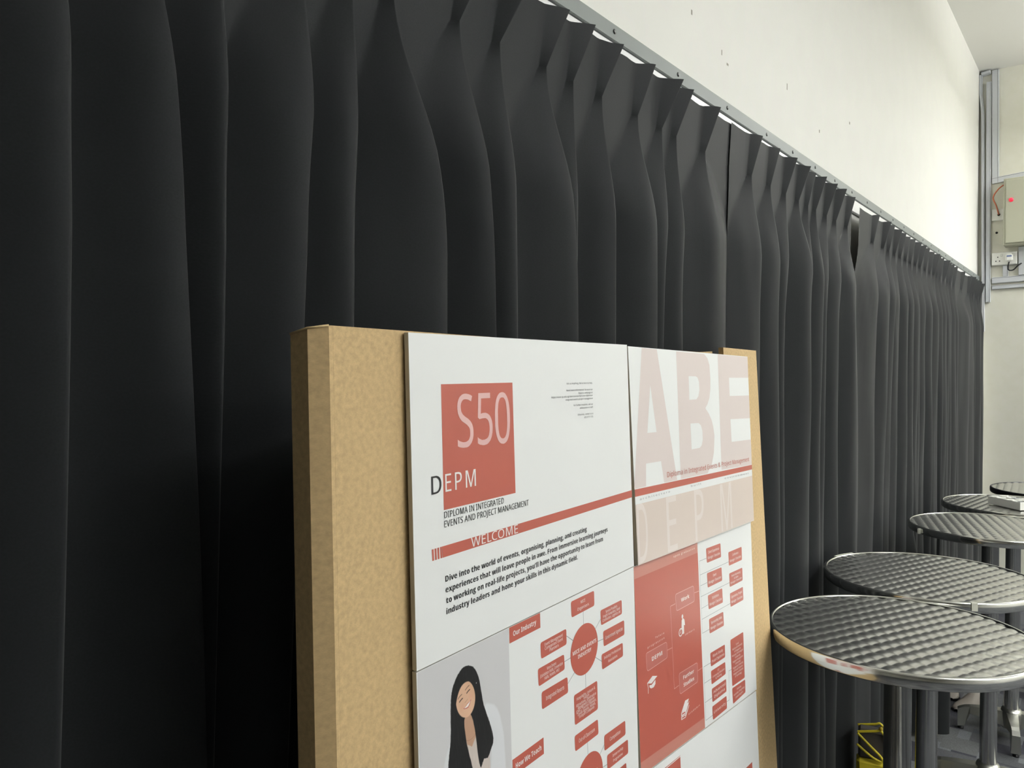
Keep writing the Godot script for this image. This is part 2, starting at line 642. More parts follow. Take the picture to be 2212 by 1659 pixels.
func cardboard_stand() -> void:
	panel_at = -1.0
	var t := thing("cardboard_stand", "tall brown cardboard display stand holding the printed panels, leaning at the black curtain", "stand", Vector3(-0.64, 0, -1.2))
	var inv := -t.position
	var low := -0.0685
	var top := 1.789
	# front sheet with its folded left side and the notch near its right wing
	part("front_sheet", sheet(0.0085, 1.135, low, top, 1.784, -0.006, 0.0), M.kraft, t, inv)
	# side facets: folded back towards the curtain
	var st := new_st()
	facet(st, 0.0085, 0.0, -0.008, -0.012, low, top, top - 0.003)
	part("side_facet", done(st), M.kraft, t, inv)
	st = new_st()
	facet(st, -0.008, -0.012, -0.008, -0.036, low, top - 0.003, top - 0.008)
	part("side_facet", done(st), M.kraft, t, inv)
	# raw edge of the folded board along the top of the facets
	part("fold_edge", tube([S(0.0085, top, 0.0), S(-0.008, top - 0.003, -0.012), S(-0.008, top - 0.008, -0.036)], 0.0012, 6), M.kraft_edge, t, inv)
	# right wing stands a little higher and further back, a flap turned down in between
	part("wing", sheet(1.22, 1.484, low, 1.7985, 1.797, -0.012, -0.001), M.kraft, t, inv)
	part("flap", sheet(1.13, 1.225, low, 1.786, 1.790, -0.032, -0.028), M.kraft, t, inv)
	part("wing_edge", tube([S(1.4845, low, -0.007), S(1.485, 1.797, -0.007)], 0.0035, 8), M.kraft_edge, t, inv)
	# back sheet that closes the stand behind
	part("back_sheet", sheet(0.01, 1.46, low, 1.765, 1.765, -0.044, -0.040), M.kraft, t, inv)

func facet(st: SurfaceTool, x0: float, o0: float, x1: float, o1: float, low: float, top0: float, top1: float) -> void:
	var a := S(x1, low, o1)
	var b := S(x0, low, o0)
	var c := S(x0, top0, o0)
	var d := S(x1, top1, o1)
	quad(st, a, b, c, d)
	var inn := S_U * 0.005
	quad(st, b + inn, a + inn, d + inn, c + inn)
	quad(st, d, c, c + inn, d + inn)

# flat print: polygons on the face of a panel, one mesh per colour
var face := 0.0          # distance of the panel face from the front sheet
var inks := {}

func ink(mat: String) -> SurfaceTool:
	if not inks.has(mat):
		var st := SurfaceTool.new()
		st.begin(Mesh.PRIMITIVE_TRIANGLES)
		inks[mat] = st
	return inks[mat]

var sheet_of: Node3D        # where the next pieces of print go
var joined := 0             # while above zero, print collects in one mesh

func emit(called: String, mat: String, stuff := false) -> MeshInstance3D:
	var off := Vector3.ZERO if sheet_of is MeshInstance3D else -sheet_of.position
	var o := part(called, inks[mat].commit(), M[mat], sheet_of, off)
	inks.erase(mat)
	if stuff:
		o.set_meta("kind", "stuff")
	return o

func poly(mat: String, pts: Array, layer := 1, called := "") -> MeshInstance3D:
	var st := ink(mat)
	var pk := PackedVector2Array()
	for p in pts:
		pk.append(p if p is Vector2 else Vector2(p[0], p[1]))
	var ids := Geometry2D.triangulate_polygon(pk)
	for k in range(0, ids.size(), 3):
		var a := pk[ids[k]]
		var b := pk[ids[k + 1]]
		var c := pk[ids[k + 2]]
		if (b - a).cross(c - a) < 0:
			var s := b
			b = c
			c = s
		for v: Vector2 in [a, c, b]:
			st.set_normal(-S_B)
			st.add_vertex(S(v.x, v.y, face + 0.00012 * layer))
	if joined == 0:
		return emit(called if called != "" else INK_NAMES.get(mat, "print"), mat)
	return null

func line(mat: String, pts: Array, w := 0.0008, layer := 1) -> void:
	joined += 1
	for i in pts.size() - 1:
		var a := Vector2(pts[i][0], pts[i][1])
		var b := Vector2(pts[i + 1][0], pts[i + 1][1])
		var d := (b - a).normalized()
		var n := Vector2(-d.y, d.x) * w * 0.5
		a -= d * w * 0.5
		b += d * w * 0.5
		poly(mat, [a - n, b - n, b + n, a + n], layer)
	joined -= 1
	if joined == 0:
		emit("connector_line", mat)

# rounded outline of a four-cornered box given top left, top right, bottom right, bottom left
func rounded(q: Array, r: float) -> Array:
	var out := []
	for i in 4:
		var p := Vector2(q[i][0], q[i][1])
		var a := Vector2(q[(i + 3) % 4][0], q[(i + 3) % 4][1])
		var b := Vector2(q[(i + 1) % 4][0], q[(i + 1) % 4][1])
		var pa := p + (a - p).normalized() * r
		var pb := p + (b - p).normalized() * r
		for k in 5:
			var t := k / 4.0
			out.append(pa.lerp(p, t).lerp(p.lerp(pb, t), t))
	return out

var fonts := {}
func font(bold: bool) -> SystemFont:
	if not fonts.has(bold):
		var f := SystemFont.new()
		f.font_names = PackedStringArray(["Droid Sans"])
		f.font_weight = 700 if bold else 400
		fonts[bold] = f
	return fonts[bold]

# a line of print from a to b along its baseline, cap height cap
func write(mat: String, words: String, a: Array, b: Array, cap: float, bold := false, layer := 3, slant := 0.0) -> void:
	var tm := TextMesh.new()
	tm.font = font(bold)
	tm.font_size = 48
	tm.pixel_size = 0.01
	tm.depth = 0.0
	tm.curve_step = 2.0 if cap > 0.012 else 4.0
	tm.text = words
	tm.horizontal_alignment = HORIZONTAL_ALIGNMENT_LEFT
	var ref := TextMesh.new()
	ref.font = tm.font
	ref.font_size = 48
	ref.pixel_size = 0.01
	ref.depth = 0.0
	ref.curve_step = 4.0
	ref.text = "H" + words
	ref.horizontal_alignment = HORIZONTAL_ALIGNMENT_LEFT
	var arr := tm.surface_get_arrays(0)
	var vs: PackedVector3Array = arr[Mesh.ARRAY_VERTEX]
	var ixs = arr[Mesh.ARRAY_INDEX]
	var box3 := tm.get_aabb()
	# baseline: bottom of the capital H set in front of the same words
	var hv: PackedVector3Array = ref.surface_get_arrays(0)[Mesh.ARRAY_VERTEX]
	var hx := INF
	for v in hv:
		hx = minf(hx, v.x)
	var y0 := INF
	var y1 := -INF
	for v in hv:
		if v.x < hx + 0.06:
			y0 = minf(y0, v.y)
			y1 = maxf(y1, v.y)
	var sc := cap / (y1 - y0)
	var st := ink(mat)
	var n: int = ixs.size() if ixs != null and ixs.size() > 0 else vs.size()
	for k in range(0, n, 3):
		var t := []
		for m in 3:
			var v: Vector3 = vs[ixs[k + m]] if ixs != null and ixs.size() > 0 else vs[k + m]
			var yl := (v.y - y0) * sc
			var f := (v.x - box3.position.x) / box3.size.x
			t.append(Vector2(lerpf(a[0], b[0], f) + slant * yl, lerpf(a[1], b[1], f) + yl))
		var ar: float = (t[1] - t[0]).cross(t[2] - t[0])
		if absf(ar) < 1e-14:
			continue
		if ar < 0:
			var s = t[1]
			t[1] = t[2]
			t[2] = s
		for v: Vector2 in [t[0], t[2], t[1]]:
			st.set_normal(-S_B)
			st.add_vertex(S(v.x, v.y, face + 0.00012 * layer))
	if joined == 0:
		emit("lettering", mat, words.length() > 1)

# box with centred lines of small white lettering
func tag_box(q: Array, lines: Array, cap: float, fill := "print_red", textmat := "print_white", bold := false, wide := 0.8, r := 0.004) -> void:
	var home := sheet_of
	sheet_of = poly(fill, rounded(q, r), 2, "chart_box")
	joined += 1
	var n := lines.size()
	for i in n:
		var f := (i + 0.5) / n
		f = lerpf(0.5, f, 0.74 if n > 1 else 0.0)
		var l := Vector2(q[0][0], q[0][1]).lerp(Vector2(q[3][0], q[3][1]), f)
		var rr := Vector2(q[1][0], q[1][1]).lerp(Vector2(q[2][0], q[2][1]), f)
		var longest := 1
		for s in lines:
			longest = maxi(longest, s.length())
		var k := wide * float(lines[i].length()) / longest
		var c := (l + rr) * 0.5
		var d := (rr - l) * 0.5 * k
		write(textmat, lines[i], [c.x - d.x, c.y - d.y - cap * 0.5], [c.x + d.x, c.y + d.y - cap * 0.5], cap, bold)
	joined -= 1
	emit("lettering", textmat, true)
	sheet_of = home

const INK_NAMES := {"print_red": "red_print", "print_red_light": "light_red_print", "print_red_box": "box_print", "print_pink": "pink_print", "print_pale": "pale_letters", "print_blush": "blush_block", "print_blush_light": "pale_letters", "print_black": "black_lettering", "print_grey": "grey_lettering", "print_line": "connector_lines", "print_white": "white_lettering", "board_white": "letter_counters"}

func panel(called: String, label: String, corners: Array, out0 := 0.006, thick := 0.006) -> Node3D:
	var c := Vector2.ZERO
	var vs := []
	for p in corners:
		var v := Vector2(p[0], p[1])
		vs.append(v)
		c += v / corners.size()
	panel_at = c.x / S_W
	var t := thing(called, label, "panel", S(c.x, c.y, out0), 0.0, "printed panels on the cardboard stand")
	part("foam_core", slab(vs, out0, out0 + thick - 0.0006), M.foam_edge, t, -t.position)
	part("face_paper", slab(vs, out0 + thick - 0.0006, out0 + thick), M.board_white, t, -t.position)
	# stuck on with strips of foam tape
	for s in [0.25, 0.75]:
		var l: float = lerpf(vs[0].x, vs[1].x, s)
		var yb: float = vs[0].y + 0.02
		var yt: float = vs[2].y - 0.02
		part("mounting_strip", slab([Vector2(l - 0.03, yb), Vector2(l + 0.03, yb), Vector2(l + 0.03, yt - 0.03), Vector2(l - 0.03, yt - 0.03)], 0.0, out0), M.foam_gap, t, -t.position)
	face = out0 + thick
	sheet_of = t
	return t

func panels() -> void:
	welcome_panel()
	letters_panel()
	progress_panel()
	industry_panel()
	lower_panel()

func welcome_panel() -> void:
	var t := panel("display_panel", "white panel with red S50 square and welcome text, top left on the stand", [[0.117, 1.4155], [0.6665, 1.4155], [0.6605, 1.788], [0.117, 1.7865]])
	poly("print_red", [[0.170, 1.584], [0.3175, 1.5845], [0.3165, 1.729], [0.1705, 1.729]])
	write("print_pink", "S50", [0.1985, 1.6525], [0.3085, 1.6525], 0.0645, false, 3)
	write("print_black", "D", [0.149, 1.6045], [0.1665, 1.6045], 0.0205)
	write("print_white", "E", [0.1735, 1.6045], [0.1845, 1.6045], 0.0205)
	write("print_white", "P", [0.1915, 1.6045], [0.2045, 1.6045], 0.0205)
	write("print_white", "M", [0.2120, 1.6045], [0.2320, 1.6045], 0.0205)
	write("print_black", "DIPLOMA IN INTEGRATED", [0.1705, 1.5745], [0.290, 1.5748], 0.0075)
	write("print_black", "EVENTS AND PROJECT MANAGEMENT", [0.1700, 1.5640], [0.348, 1.5640], 0.0075)
	poly("print_red", [[0.1655, 1.5300], [0.6655, 1.5315], [0.6652, 1.5435], [0.1650, 1.5430]])
	for k in 4:
		var x := 0.1470 + k * 0.0048
		poly("print_red", [[x + 0.0005, 1.530], [x + 0.0037, 1.530], [x + 0.0033, 1.543], [x, 1.543]])
	write("print_white", "WELCOME", [0.2195, 1.5318], [0.3205, 1.5318], 0.0112)
	write("print_black", "Dive into the world of events, organising, planning, and creating", [0.1695, 1.5015], [0.506, 1.5020], 0.0068, true)
	write("print_black", "experiences that will leave people in awe. From immersive learning journeys", [0.1695, 1.4890], [0.5735, 1.4898], 0.0068, true)
	write("print_black", "to working on real-life projects, you'll have the opportunity to learn from", [0.1700, 1.4765], [0.557, 1.4778], 0.0068, true)
	write("print_black", "industry leaders and hone your skills in this dynamic field.", [0.1700, 1.4640], [0.476, 1.4655], 0.0068, true)
	var small := [["Ask us Anything. We're here to help.", 0.456, 1.7245], ["Need more information? Browse our", 0.4555, 1.7145], ["Diploma webpage at:", 0.491, 1.7098], ["https://www.sp.edu.sg/abe/courses/full-time-diplomas/", 0.413, 1.7055], ["integrated-events-project-management", 0.4525, 1.7008], ["For further enquiries, ask our", 0.4755, 1.6920], ["ambassadors or staff.", 0.494, 1.6873], ["Otherwise, contact us at", 0.487, 1.6775], ["(65) 6775 1133.", 0.507, 1.6728]]
	for s in small:
		write("print_grey", s[0], [s[1], s[2]], [0.5355, s[2]], 0.0026)

func letters_panel() -> void:
	var t := panel("display_panel", "white panel with large pale pink ABE and DEPM letters, top right on the stand", [[0.681, 1.4135], [1.326, 1.386], [1.3255, 1.7785], [0.6735, 1.7865]], 0.011)
	poly("print_pale", [[0.7285, 1.785], [0.6765, 1.544], [0.7245, 1.5425], [0.728, 1.582], [0.793, 1.580], [0.804, 1.5395], [0.865, 1.537], [0.793, 1.784]])
	poly("board_white", [[0.758, 1.719], [0.738, 1.635], [0.778, 1.634]], 2)
	poly("print_pale", [[0.884, 1.782], [0.883, 1.537], [1.028, 1.532], [1.056, 1.550], [1.070, 1.572], [1.077, 1.606], [1.072, 1.626], [1.063, 1.641], [1.048, 1.655], [1.029, 1.667], [1.043, 1.675], [1.055, 1.687], [1.063, 1.705], [1.066, 1.728], [1.063, 1.757], [1.053, 1.771], [1.034, 1.7800]])
	poly("board_white", [[0.943, 1.734], [0.942, 1.687], [0.981, 1.687], [0.992, 1.693], [0.999, 1.705], [0.998, 1.722], [0.991, 1.731], [0.981, 1.7335]], 2)
	poly("board_white", [[0.943, 1.640], [0.944, 1.5885], [0.989, 1.588], [1.000, 1.592], [1.007, 1.603], [1.007, 1.621], [1.000, 1.633], [0.987, 1.6385]], 2)
	poly("print_pale", [[1.117, 1.7800], [1.113, 1.530], [1.3250, 1.520], [1.3250, 1.580], [1.186, 1.585], [1.184, 1.636], [1.3250, 1.631], [1.3252, 1.6855], [1.185, 1.688], [1.185, 1.729], [1.3252, 1.728], [1.3252, 1.7775]])
	write("print_red", "Diploma in Integrated Events & Project Management", [0.818, 1.5475], [1.306, 1.5300], 0.0098)
	poly("print_red", [[0.6785, 1.5303], [1.3255, 1.5085], [1.3255, 1.5195], [0.6783, 1.5428]], 3)
	var spaced := [["a r c h i t e c t u r e", 0.697, 1.5220, 0.828, 1.5185], ["b u i l t", 0.933, 1.5155, 0.988, 1.5135], ["e n v i r o n m e n t", 1.130, 1.5080, 1.298, 1.5005]]
	for s in spaced:
		write("print_line", s[0], [s[1], s[2]], [s[3], s[4]], 0.0036)
	poly("print_blush", [[0.6808, 1.4138], [1.3257, 1.3865], [1.3255, 1.4935], [0.6790, 1.5168]])
	write("print_blush_light", "D", [0.683, 1.4155], [0.724, 1.4140], 0.101, false, 2)
	write("print_blush_light", "E", [0.808, 1.4105], [0.855, 1.4085], 0.101, false, 2)
	write("print_blush_light", "P", [0.947, 1.4050], [0.998, 1.4030], 0.102, false, 2)
	write("print_blush_light", "M", [1.098, 1.3985], [1.170, 1.3955], 0.1015, false, 2)

func progress_panel() -> void:
	var t := panel("display_panel", "red and white panel charting work and further studies, under the pale ABE letters", [[0.6735, 1.058], [1.3150, 0.985], [1.3200, 1.3845], [0.6760, 1.4120]], 0.005)
	poly("print_red", [[0.6738, 1.0585], [0.974, 1.0245], [0.971, 1.3985], [0.6755, 1.4110]])
	poly("print_red_light", [[0.6757, 1.390], [0.9705, 1.378], [0.971, 1.3985], [0.6757, 1.4110]], 2)
	poly("print_red_light", [[0.6740, 1.0585], [0.974, 1.0245], [0.974, 1.0455], [0.6740, 1.080]], 2)
	write("print_white", "u p o n   g r a d u a t i o n", [0.848, 1.3925], [0.955, 1.3880], 0.0040)
	var outline := [[[[0.849, 1.323], [0.942, 1.318], [0.9435, 1.287], [0.8515, 1.291]], ["Work"], 0.45], [[[0.7105, 1.254], [0.801, 1.248], [0.802, 1.219], [0.713, 1.222]], ["DEPM"], 0.5], [[[0.8515, 1.173], [0.946, 1.165], [0.945, 1.127], [0.853, 1.134]], ["Further", "Studies"], 0.58]]
	for o in outline:
		var ring := rounded(o[0], 0.006)
		tag_box(o[0], o[1], 0.0072, "print_red_box", "print_white", true, o[2], 0.006)
		ring.append(ring[0])
		dashes(ring)
	dashes([[0.847, 1.306], [0.824, 1.307], [0.827, 1.153], [0.850, 1.152]])
	line("print_pink", [[0.803, 1.232], [0.825, 1.230]], 0.0009, 2)
	line("print_pink", [[0.945, 1.303], [0.974, 1.3005]], 0.0009, 2)
	line("print_pink", [[0.947, 1.148], [0.974, 1.146]], 0.0009, 2)
	write("print_white", "c a r e e r s", [0.889, 1.2345], [0.937, 1.2315], 0.0034)
	write("print_white", "f u t u r e", [0.752, 1.2680], [0.791, 1.2655], 0.0034)
	write("print_white", "p r o g r e s s i o n", [0.7185, 1.2600], [0.791, 1.2565], 0.0034)
	write("print_white", "a c a d e m i c", [0.891, 1.0810], [0.951, 1.0775], 0.0034)
	# small pictograms: a person with a bag, a mortar board, a stack of books
	poly("print_white", circle(0.8790, 1.2735, 0.0042, 0.0042), 3)
	poly("print_white", [[0.8745, 1.2675], [0.8725, 1.2540], [0.8765, 1.2400], [0.8845, 1.2400], [0.8850, 1.2560], [0.8905, 1.2535], [0.8885, 1.2650], [0.8835, 1.2690], [0.8780, 1.2692]], 3)
	poly("print_white", circle(0.8675, 1.2465, 0.0095, 0.0078), 3)
	poly("print_red", circle(0.8675, 1.2465, 0.0070, 0.0055), 4)
	line("print_white", [[0.8675, 1.2505], [0.8675, 1.2465], [0.8640, 1.2455]], 0.0014, 5)
	poly("print_white", [[0.7105, 1.2020], [0.7290, 1.1960], [0.7545, 1.2010], [0.7340, 1.2075]], 3)
	poly("print_white", [[0.7205, 1.1965], [0.7290, 1.1940], [0.7455, 1.1975], [0.7450, 1.1900], [0.7370, 1.1865], [0.7260, 1.1880], [0.7200, 1.1925]], 3)
	line("print_white", [[0.7125, 1.2015], [0.7150, 1.1935], [0.7145, 1.1840]], 0.0018, 3)
	line("print_red", [[0.7205, 1.1962], [0.7290, 1.1940], [0.7455, 1.1978]], 0.0008, 4)
	for k in 2:
		var dy := -0.0075 * k
		poly("print_white", [[0.8555, 1.0985 + dy], [0.8760, 1.0965 + dy], [0.8950, 1.1115 + dy], [0.8760, 1.1140 + dy]], 3 + 2 * (1 - k))
		poly("print_white", [[0.8545, 1.0985 + dy], [0.8545, 1.0920 + dy], [0.8760, 1.0895 + dy], [0.8955, 1.1050 + dy], [0.8955, 1.1070 + dy], [0.8765, 1.0950 + dy]], 3 + 2 * (1 - k))
		poly("print_red", [[0.8575, 1.0962 + dy], [0.8575, 1.0935 + dy], [0.8740, 1.0915 + dy], [0.8740, 1.0942 + dy]], 6)
	# job and study boxes
	var jobs := [
		[[[1.018, 1.377], [1.105, 1.372], [1.106, 1.342], [1.020, 1.347]], ["Client Experience", "Manager / Executive"]],
		[[[1.153, 1.343], [1.245, 1.338], [1.244, 1.308], [1.154, 1.313]], ["Conference", "Manager / Executive"]],
		[[[1.018, 1.326], [1.106, 1.320], [1.107, 1.291], [1.019, 1.296]], ["Event", "Manager / Executive"]],
		[[[1.153, 1.296], [1.244, 1.290], [1.243, 1.261], [1.154, 1.266]], ["Event Marketing", "& Sales", "Manager / Executive"]],
		[[[1.018, 1.280], [1.105, 1.275], [1.106, 1.244], [1.020, 1.251]], ["Exhibition", "Manager / Executive"]],
		[[[1.153, 1.252], [1.243, 1.246], [1.243, 1.216], [1.154, 1.222]], ["Operations, Project", "Manager / Executive"]],
		[[[1.019, 1.231], [1.106, 1.224], [1.107, 1.194], [1.020, 1.201]], ["Sponsorship Sales", "Manager / Executive"]],
		[[[1.019, 1.161], [1.108, 1.153], [1.107, 1.126], [1.020, 1.133]], ["Work-Study", "Post-Diploma"]],
		[[[1.019, 1.124], [1.106, 1.116], [1.106, 1.090], [1.020, 1.096]], ["CET", "Continuing Education", "& Training"]],
		[[[1.020, 1.087], [1.107, 1.079], [1.107, 1.052], [1.021, 1.059]], ["Advanced", "Diploma"]],
		[[[1.019, 1.051], [1.106, 1.043], [1.106, 1.016], [1.020, 1.023]], ["University"]],
		[[[1.144, 1.152], [1.233, 1.145], [1.231, 1.041], [1.145, 1.050]], ["Local", "National University", "of Singapore", "Nanyang Technological", "University", "Singapore Management", "University", "Singapore University", "of Social Sciences", "Singapore Institute", "of Technology"]],
		[[[1.144, 1.046], [1.233, 1.036], [1.232, 1.007], [1.146, 1.011]], ["Overseas", "Australia, Hong Kong", "United Kingdom"]]]
	for j in jobs:
		tag_box(j[0], j[1], 0.0042 if j[1].size() > 2 else 0.0056, "print_red", "print_white", false, 0.85)
	for l in [[[0.979, 1.359], [1.018, 1.357]], [[0.979, 1.331], [1.153, 1.322]], [[0.980, 1.309], [1.018, 1.307]], [[0.980, 1.287], [1.153, 1.276]], [[0.980, 1.263], [1.018, 1.261]], [[0.980, 1.241], [1.153, 1.230]], [[0.980, 1.213], [1.019, 1.210]], [[0.980, 1.145], [1.020, 1.141]], [[0.980, 1.112], [1.020, 1.108]], [[0.980, 1.073], [1.020, 1.069]], [[0.980, 1.037], [1.020, 1.033]], [[0.979, 1.359], [0.980, 1.213]], [[0.980, 1.145], [0.980, 1.037]], [[1.106, 1.030], [1.124, 1.028], [1.126, 1.090], [1.145, 1.087]]]:
		line("print_line", l, 0.0009, 1)

func dashes(pts: Array) -> void:
	joined += 1
	for i in pts.size() - 1:
		var a := Vector2(pts[i][0], pts[i][1])
		var b := Vector2(pts[i + 1][0], pts[i + 1][1])
		var n := maxi(1, int(a.distance_to(b) / 0.0032))
		for k in n:
			var p := a.lerp(b, (k + 0.1) / n)
			var q := a.lerp(b, (k + 0.72) / n)
			line("print_pink", [[p.x, p.y], [q.x, q.y]], 0.0010, 3)
	joined -= 1
	emit("dotted_outline", "print_pink", true)

func circle(x: float, y: float, rx: float, ry: float, n := 40) -> Array:
	var out := []
	for k in n:
		out.append(Vector2(x + rx * cos(TAU * k / n), y + ry * sin(TAU * k / n)))
	return out

func industry_panel() -> void:
	var t := panel("display_panel", "panel with a smiling woman's portrait beside red industry diagrams, bottom left on the stand", [[0.1175, 0.80], [0.667, 0.80], [0.667, 1.4135], [0.1175, 1.4135]], 0.005)
	portrait(t)
	poly("print_red", [[0.2965, 1.393], [0.371, 1.393], [0.371, 1.4133], [0.2965, 1.4133]], 2)
	write("print_white", "Our Industry", [0.305, 1.4000], [0.3605, 1.4005], 0.0066, true)
	poly("print_red", [[0.2965, 1.2215], [0.372, 1.2200], [0.372, 1.2425], [0.2965, 1.2430]], 2)
	write("print_white", "How We Teach", [0.3035, 1.2285], [0.3655, 1.2280], 0.0070, true)
	# hub and spokes of the industry diagram
	for l in [[[0.491, 1.385], [0.491, 1.36]], [[0.545, 1.358], [0.522, 1.345]], [[0.553, 1.325], [0.53, 1.327]], [[0.546, 1.292], [0.52, 1.308]], [[0.440, 1.362], [0.466, 1.345]], [[0.432, 1.327], [0.455, 1.327]], [[0.441, 1.293], [0.466, 1.305]], [[0.493, 1.30], [0.493, 1.268]]]:
		line("print_line", l, 0.0009, 1)
	poly("print_red", circle(0.492, 1.3275, 0.042, 0.0375), 2)
	write("print_white", "MICE AND EVENTS", [0.4565, 1.3280], [0.529, 1.3275], 0.0056, true)
	write("print_white", "INDUSTRY", [0.4715, 1.3190], [0.5125, 1.3185], 0.0056, true)
	var boxes := [
		[[[0.455, 1.4075], [0.526, 1.4070], [0.526, 1.384], [0.456, 1.384]], ["MICE", "Organisers"], 0.5],
		[[[0.545, 1.3715], [0.619, 1.370], [0.619, 1.347], [0.546, 1.348]], ["Service Providers", "Freight Forwarders, Stand", "Contractors, Logistics, etc"], 0.86],
		[[[0.552, 1.337], [0.626, 1.335], [0.626, 1.311], [0.553, 1.313]], ["Government Agencies"], 0.84],
		[[[0.545, 1.303], [0.619, 1.300], [0.619, 1.278], [0.546, 1.279]], ["Industry/ Professional", "Associations"], 0.8],
		[[[0.370, 1.3725], [0.440, 1.3725], [0.440, 1.350], [0.371, 1.350]], ["Event Management", "Companies/ Event", "Planners"], 0.7],
		[[[0.362, 1.339], [0.432, 1.338], [0.433, 1.316], [0.363, 1.315]], ["Venue Owners", "(Exhibition Halls, Convention", "Halls, Hotels, etc)"], 0.86],
		[[[0.370, 1.305], [0.440, 1.303], [0.441, 1.280], [0.370, 1.281]], ["Integrated Resorts"], 0.7],
		[[[0.457, 1.270], [0.529, 1.268], [0.529, 1.224], [0.458, 1.226]], ["Hospitality, Leisure &", "Tourism", "Attractions, Destination", "Management Companies", "(DMC), Tourism Planners,", "Travel Agents, Hotels,", "Transport Companies"], 0.86],
		[[[0.456, 1.211], [0.528, 1.209], [0.529, 1.186], [0.457, 1.188]], ["Out-of-Classroom"], 0.68],
		[[[0.547, 1.176], [0.621, 1.172], [0.621, 1.149], [0.547, 1.152]], ["Competition"], 0.5],
		[[[0.555, 1.142], [0.629, 1.138], [0.629, 1.115], [0.555, 1.119]], ["Internship", "Programme"], 0.5],
		[[[0.547, 1.106], [0.621, 1.103], [0.621, 1.080], [0.547, 1.083]], ["Industry Projects"], 0.7],
		[[[0.372, 1.163], [0.442, 1.161], [0.442, 1.138], [0.372, 1.140]], ["Lectures"], 0.5]]
	for b in boxes:
		tag_box(b[0], b[1], 0.0044 if b[1].size() > 1 else 0.0056, "print_red", "print_white", false, b[2])
	for l in [[[0.494, 1.188], [0.495, 1.165]], [[0.547, 1.162], [0.527, 1.150]], [[0.555, 1.128], [0.535, 1.130]]]:
		line("print_line", l, 0.0009, 1)
	poly("print_red", circle(0.498, 1.131, 0.042, 0.0375), 2)
	write("print_white", "HOW WE", [0.474, 1.1320], [0.522, 1.1315], 0.0056, true)
	write("print_white", "TEACH", [0.480, 1.1230], [0.516, 1.1225], 0.0056, true)

# soft-edged coverage helpers for the printed portrait
func cover(d: float, soft := 0.0008) -> float:
	return clampf(0.5 - d / soft, 0.0, 1.0)

func ell(p: Vector2, c: Vector2, r: Vector2, ang := 0.0) -> float:
	var q := (p - c).rotated(-ang)
	return (Vector2(q.x / r.x, q.y / r.y).length() - 1.0) * minf(r.x, r.y)

func poly_d(p: Vector2, pts: PackedVector2Array) -> float:
	var d := INF
	var inside := Geometry2D.is_point_in_polygon(p, pts)
	for i in pts.size():
		d = minf(d, p.distance_to(Geometry2D.get_closest_point_to_segment(p, pts[i], pts[(i + 1) % pts.size()])))
	return -d if inside else d

func rounded_outline(pts: PackedVector2Array) -> PackedVector2Array:
	var out := PackedVector2Array()
	var n := pts.size()
	for i in n:
		for k in 2:
			out.append(pts[i].cubic_interpolate(pts[(i + 1) % n], pts[(i + n - 1) % n], pts[(i + 2) % n], k / 2.0))
	return out

